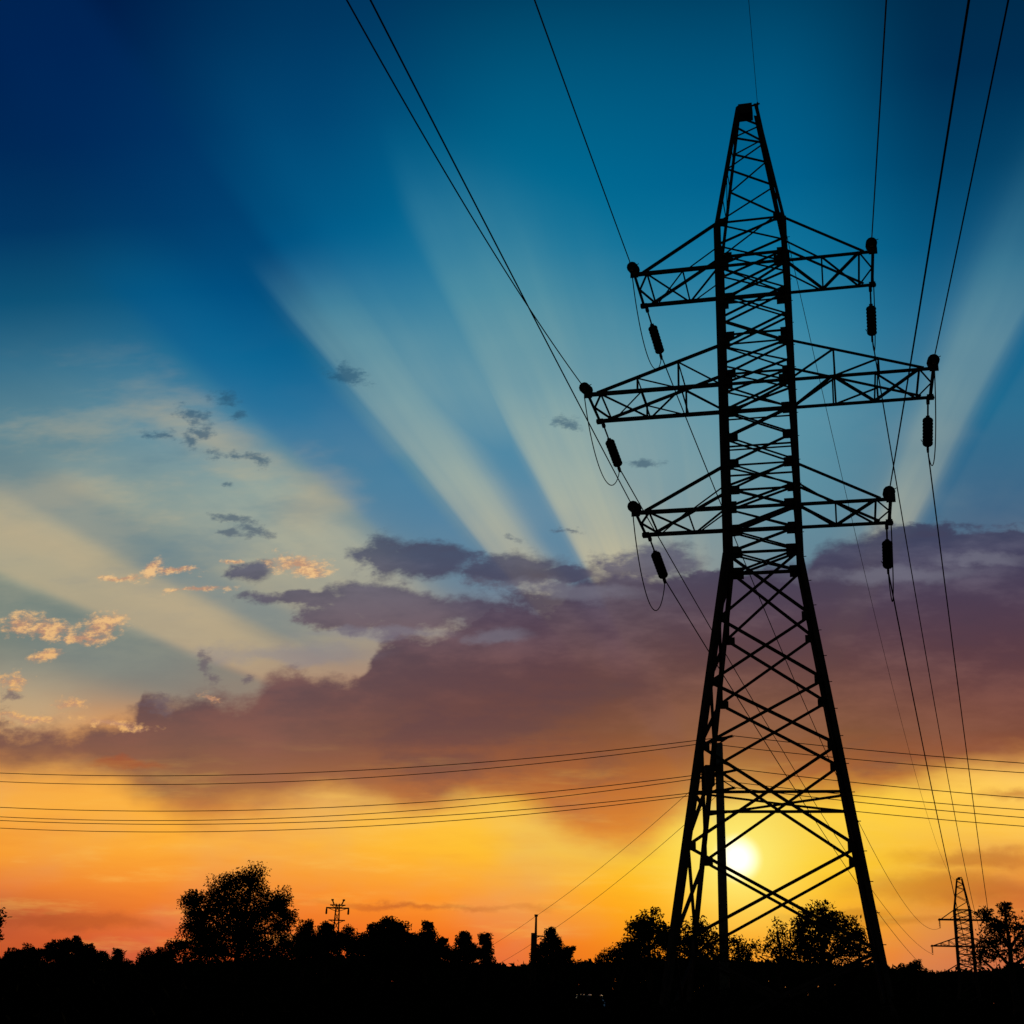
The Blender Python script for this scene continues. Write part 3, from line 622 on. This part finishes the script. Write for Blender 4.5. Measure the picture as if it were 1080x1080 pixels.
tree('tree', 'tree with a sharp peak and a side branch right of the wide domed one', 'tree', 112, 450, [(451,980,5,11),(450,992,11,12),(456,1000,14,13),(444,1004,16,14),(467,992,4,3),(462,1010,18,12)], G, .3, 1, 12)
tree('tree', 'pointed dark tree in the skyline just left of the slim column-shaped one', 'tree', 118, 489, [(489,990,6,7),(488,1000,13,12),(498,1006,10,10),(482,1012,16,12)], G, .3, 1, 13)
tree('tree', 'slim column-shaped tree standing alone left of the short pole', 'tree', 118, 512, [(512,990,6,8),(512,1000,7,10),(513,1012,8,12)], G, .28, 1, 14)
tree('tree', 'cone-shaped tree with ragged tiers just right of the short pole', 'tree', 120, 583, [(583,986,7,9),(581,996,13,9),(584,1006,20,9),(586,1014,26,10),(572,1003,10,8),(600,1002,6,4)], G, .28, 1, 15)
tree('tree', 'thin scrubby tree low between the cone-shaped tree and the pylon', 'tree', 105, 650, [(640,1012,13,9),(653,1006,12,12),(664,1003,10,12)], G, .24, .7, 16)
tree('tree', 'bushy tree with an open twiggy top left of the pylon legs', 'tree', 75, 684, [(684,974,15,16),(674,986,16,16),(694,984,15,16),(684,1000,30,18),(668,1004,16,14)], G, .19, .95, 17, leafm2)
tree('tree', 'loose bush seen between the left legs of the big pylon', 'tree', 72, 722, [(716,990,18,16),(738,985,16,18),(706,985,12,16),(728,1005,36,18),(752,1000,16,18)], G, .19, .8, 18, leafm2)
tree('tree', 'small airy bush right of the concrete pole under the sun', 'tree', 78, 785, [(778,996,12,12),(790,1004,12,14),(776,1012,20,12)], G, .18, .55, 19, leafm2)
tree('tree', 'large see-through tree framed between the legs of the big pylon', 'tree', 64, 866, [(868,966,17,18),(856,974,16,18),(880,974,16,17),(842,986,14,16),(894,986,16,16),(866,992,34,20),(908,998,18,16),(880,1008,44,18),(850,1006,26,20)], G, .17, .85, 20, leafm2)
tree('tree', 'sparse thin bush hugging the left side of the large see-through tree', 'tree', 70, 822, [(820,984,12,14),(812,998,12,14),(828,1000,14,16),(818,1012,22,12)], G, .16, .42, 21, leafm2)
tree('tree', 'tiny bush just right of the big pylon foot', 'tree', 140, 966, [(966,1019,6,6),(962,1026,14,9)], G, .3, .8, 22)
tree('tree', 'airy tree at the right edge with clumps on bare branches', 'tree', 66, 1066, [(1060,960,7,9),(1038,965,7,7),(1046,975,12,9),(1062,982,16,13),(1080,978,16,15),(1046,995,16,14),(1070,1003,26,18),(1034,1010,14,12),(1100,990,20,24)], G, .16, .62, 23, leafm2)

# far wood and near scrub: masses nobody could count
rng = np.random.default_rng(77); P = []
px_ = [(-60,1014),(0,1014),(60,1014),(110,1016),(150,1017),(200,1014),(300,1008),(400,1008),(470,1012),(530,1016),(560,1015),(610,1014),(660,1010),(760,1010),(830,1012),(930,1018),(985,1025),(1010,1024),(1080,1018),(1140,1018)]
X_ = [q[0] for q in px_]; Y_ = [q[1] for q in px_]
for i in range(1300):
    x = rng.uniform(-70, 1150); D = rng.uniform(285, 330); y = np.interp(x, X_, Y_) + abs(rng.normal()) * 2.2 + 1.5 + 2.2*math.sin(x*.13)*math.sin(x*.051)
    tpp = at(x, y, D); g = gz(tpp.x, tpp.y); H_ = tpp.z - g
    nl = 46; rr = rng.uniform(1.2, 2.4)
    zc = tpp.z - rr * .8
    P.append(np.array([tpp.x, tpp.y, zc]) + rng.normal(size=(nl, 3)) * np.array([rr, rr, rr * .6]) * .62)
    nl = 110; q = np.empty((nl, 3)); q[:, 0] = tpp.x + rng.normal(size=nl) * 2; q[:, 1] = tpp.y + rng.normal(size=nl) * 2; q[:, 2] = g + rng.uniform(0, 1, nl) * (zc - g); P.append(q)
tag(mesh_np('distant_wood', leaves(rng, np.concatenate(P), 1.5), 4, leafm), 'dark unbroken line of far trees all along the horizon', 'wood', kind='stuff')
P = []
for i in range(2600):
    x = rng.uniform(-90, 1170); D = rng.uniform(44, 108) if i % 3 else rng.uniform(20, 44); tpp = at(x, 1000, D); g = gz(tpp.x, tpp.y)
    hb = rng.uniform(.5, 1.0) * (.9 + D * .011) * (1.25 if 500 < x < 960 else 1.1); rr = rng.uniform(.5, 1.1)
    hb = min(hb, 1.5) if D < 44 else hb
    d = rng.normal(size=(44, 3)) * np.array([rr, rr, .34 * hb]) * .6; d[:, 2] = np.clip(d[:, 2] + hb * .5, .02, None); P.append(np.array([tpp.x, tpp.y, g]) + d)
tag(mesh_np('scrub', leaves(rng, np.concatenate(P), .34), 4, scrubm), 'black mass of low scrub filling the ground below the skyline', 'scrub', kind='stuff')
P = []; n = 60000
D = 4 + 40 * rng.uniform(0, 1, n) ** 1.4; az = rng.uniform(-.55, .55, n); Q = np.stack([D * np.sin(az), D * np.cos(az), np.zeros(n)], 1)
Q[:, 2] = [gz(a, b) for a, b in Q[:, :2]]; hgt = rng.uniform(.15, .5, n); lean = rng.normal(size=(n, 2)) * .1; wv_ = rng.normal(size=(n, 2)); wv_ /= np.linalg.norm(wv_, axis=1)[:, None]; wv_ *= .012
V = np.zeros((n, 3, 3)); V[:, 0] = Q; V[:, 1] = Q; V[:, 0, :2] -= wv_; V[:, 1, :2] += wv_; V[:, 2] = Q; V[:, 2, :2] += lean; V[:, 2, 2] += hgt
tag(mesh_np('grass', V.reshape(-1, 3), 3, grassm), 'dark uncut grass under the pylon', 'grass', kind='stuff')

# ------------------------------------------------------------------ parked car, only its pale roof catching the sky
carm = mat('pale_car_paint', (.55, .55, .54), .25, 0, (.6, .6, .58), 2); glass = mat('car_glass', (.01, .01, .012), .08)
rubber = mat('tyre_rubber', (.012, .012, .012), .9); chrome = mat('wheel_steel', (.2, .2, .2), .4, .8)
lampm = mat('lamp_glass', (.12, .01, .01), .2)
cpz = at(622, 1030, 62); cg = gz(cpz.x, cpz.y)
car = empty('parked_car', (cpz.x, cpz.y, cg), 0); yawc = math.atan2(-cpz.x, cpz.y); car.rotation_euler = (0, 0, yawc)
def loft(secs, name, mt, parent):                    # secs: (y, half width, z0, z1, bevel)
    V = []; F = []
    for (y, w, z0, z1, b) in secs:
        V += [(-w, y, z0), (-w * 1.0, y, z0 + (z1 - z0) * .6), (-w + b, y, z1), (w - b, y, z1), (w, y, z0 + (z1 - z0) * .6), (w, y, z0)]
    for i in range(len(secs) - 1):
        for k in range(6): j = (k + 1) % 6; F.append((6*i + k, 6*i + j, 6*(i+1) + j, 6*(i+1) + k))
    F.append((5, 4, 3, 2, 1, 0)); n = 6 * (len(secs) - 1); F.append(tuple(n + k for k in range(6)))
    return obj(name, V, F, mt, parent)
loft([(-2.1, .72, .35, .8, .08), (-2.0, .8, .28, .92, .1), (-1.2, .84, .25, .96, .1), (1.0, .84, .25, .93, .1), (1.9, .78, .28, .78, .12), (2.1, .66, .35, .66, .1)], 'body', carm, car)
loft([(-1.75, .70, .93, .96, .06), (-1.15, .68, .93, 1.40, .14), (.2, .66, .93, 1.40, .14), (1.0, .70, .92, .95, .06)], 'windows', glass, car)
loft([(-1.2, .57, 1.40, 1.44, .05), (-.5, .58, 1.405, 1.475, .08), (.25, .55, 1.40, 1.44, .05)], 'roof', carm, car)
for sx in (-1, 1):
    for y in (-1.3, 1.3):
        m = MB(); m.lathe([(-.1, .2), (-.1, .3), (-.07, .33), (.07, .33), (.1, .3), (.1, .2)], 'x', 18); w = m.build('wheel', rubber, car, True); w.location = (sx * .77, y, .33)
        m = MB(); m.lathe([(-.09, 0), (-.09, .2), (.09, .2), (.09, 0)], 'x', 14); m.build('rim', chrome, w)
    m = MB(); m.box((sx * .6, -2.06, .74), (.24, .1, .14)); m.build('tail_light', lampm, car)
    m = MB(); m.box((sx * .55, 2.05, .6), (.26, .12, .12)); m.build('headlight', chrome, car)
tag(car, 'small pale car parked in the dark field, only its roof showing faintly', 'car')
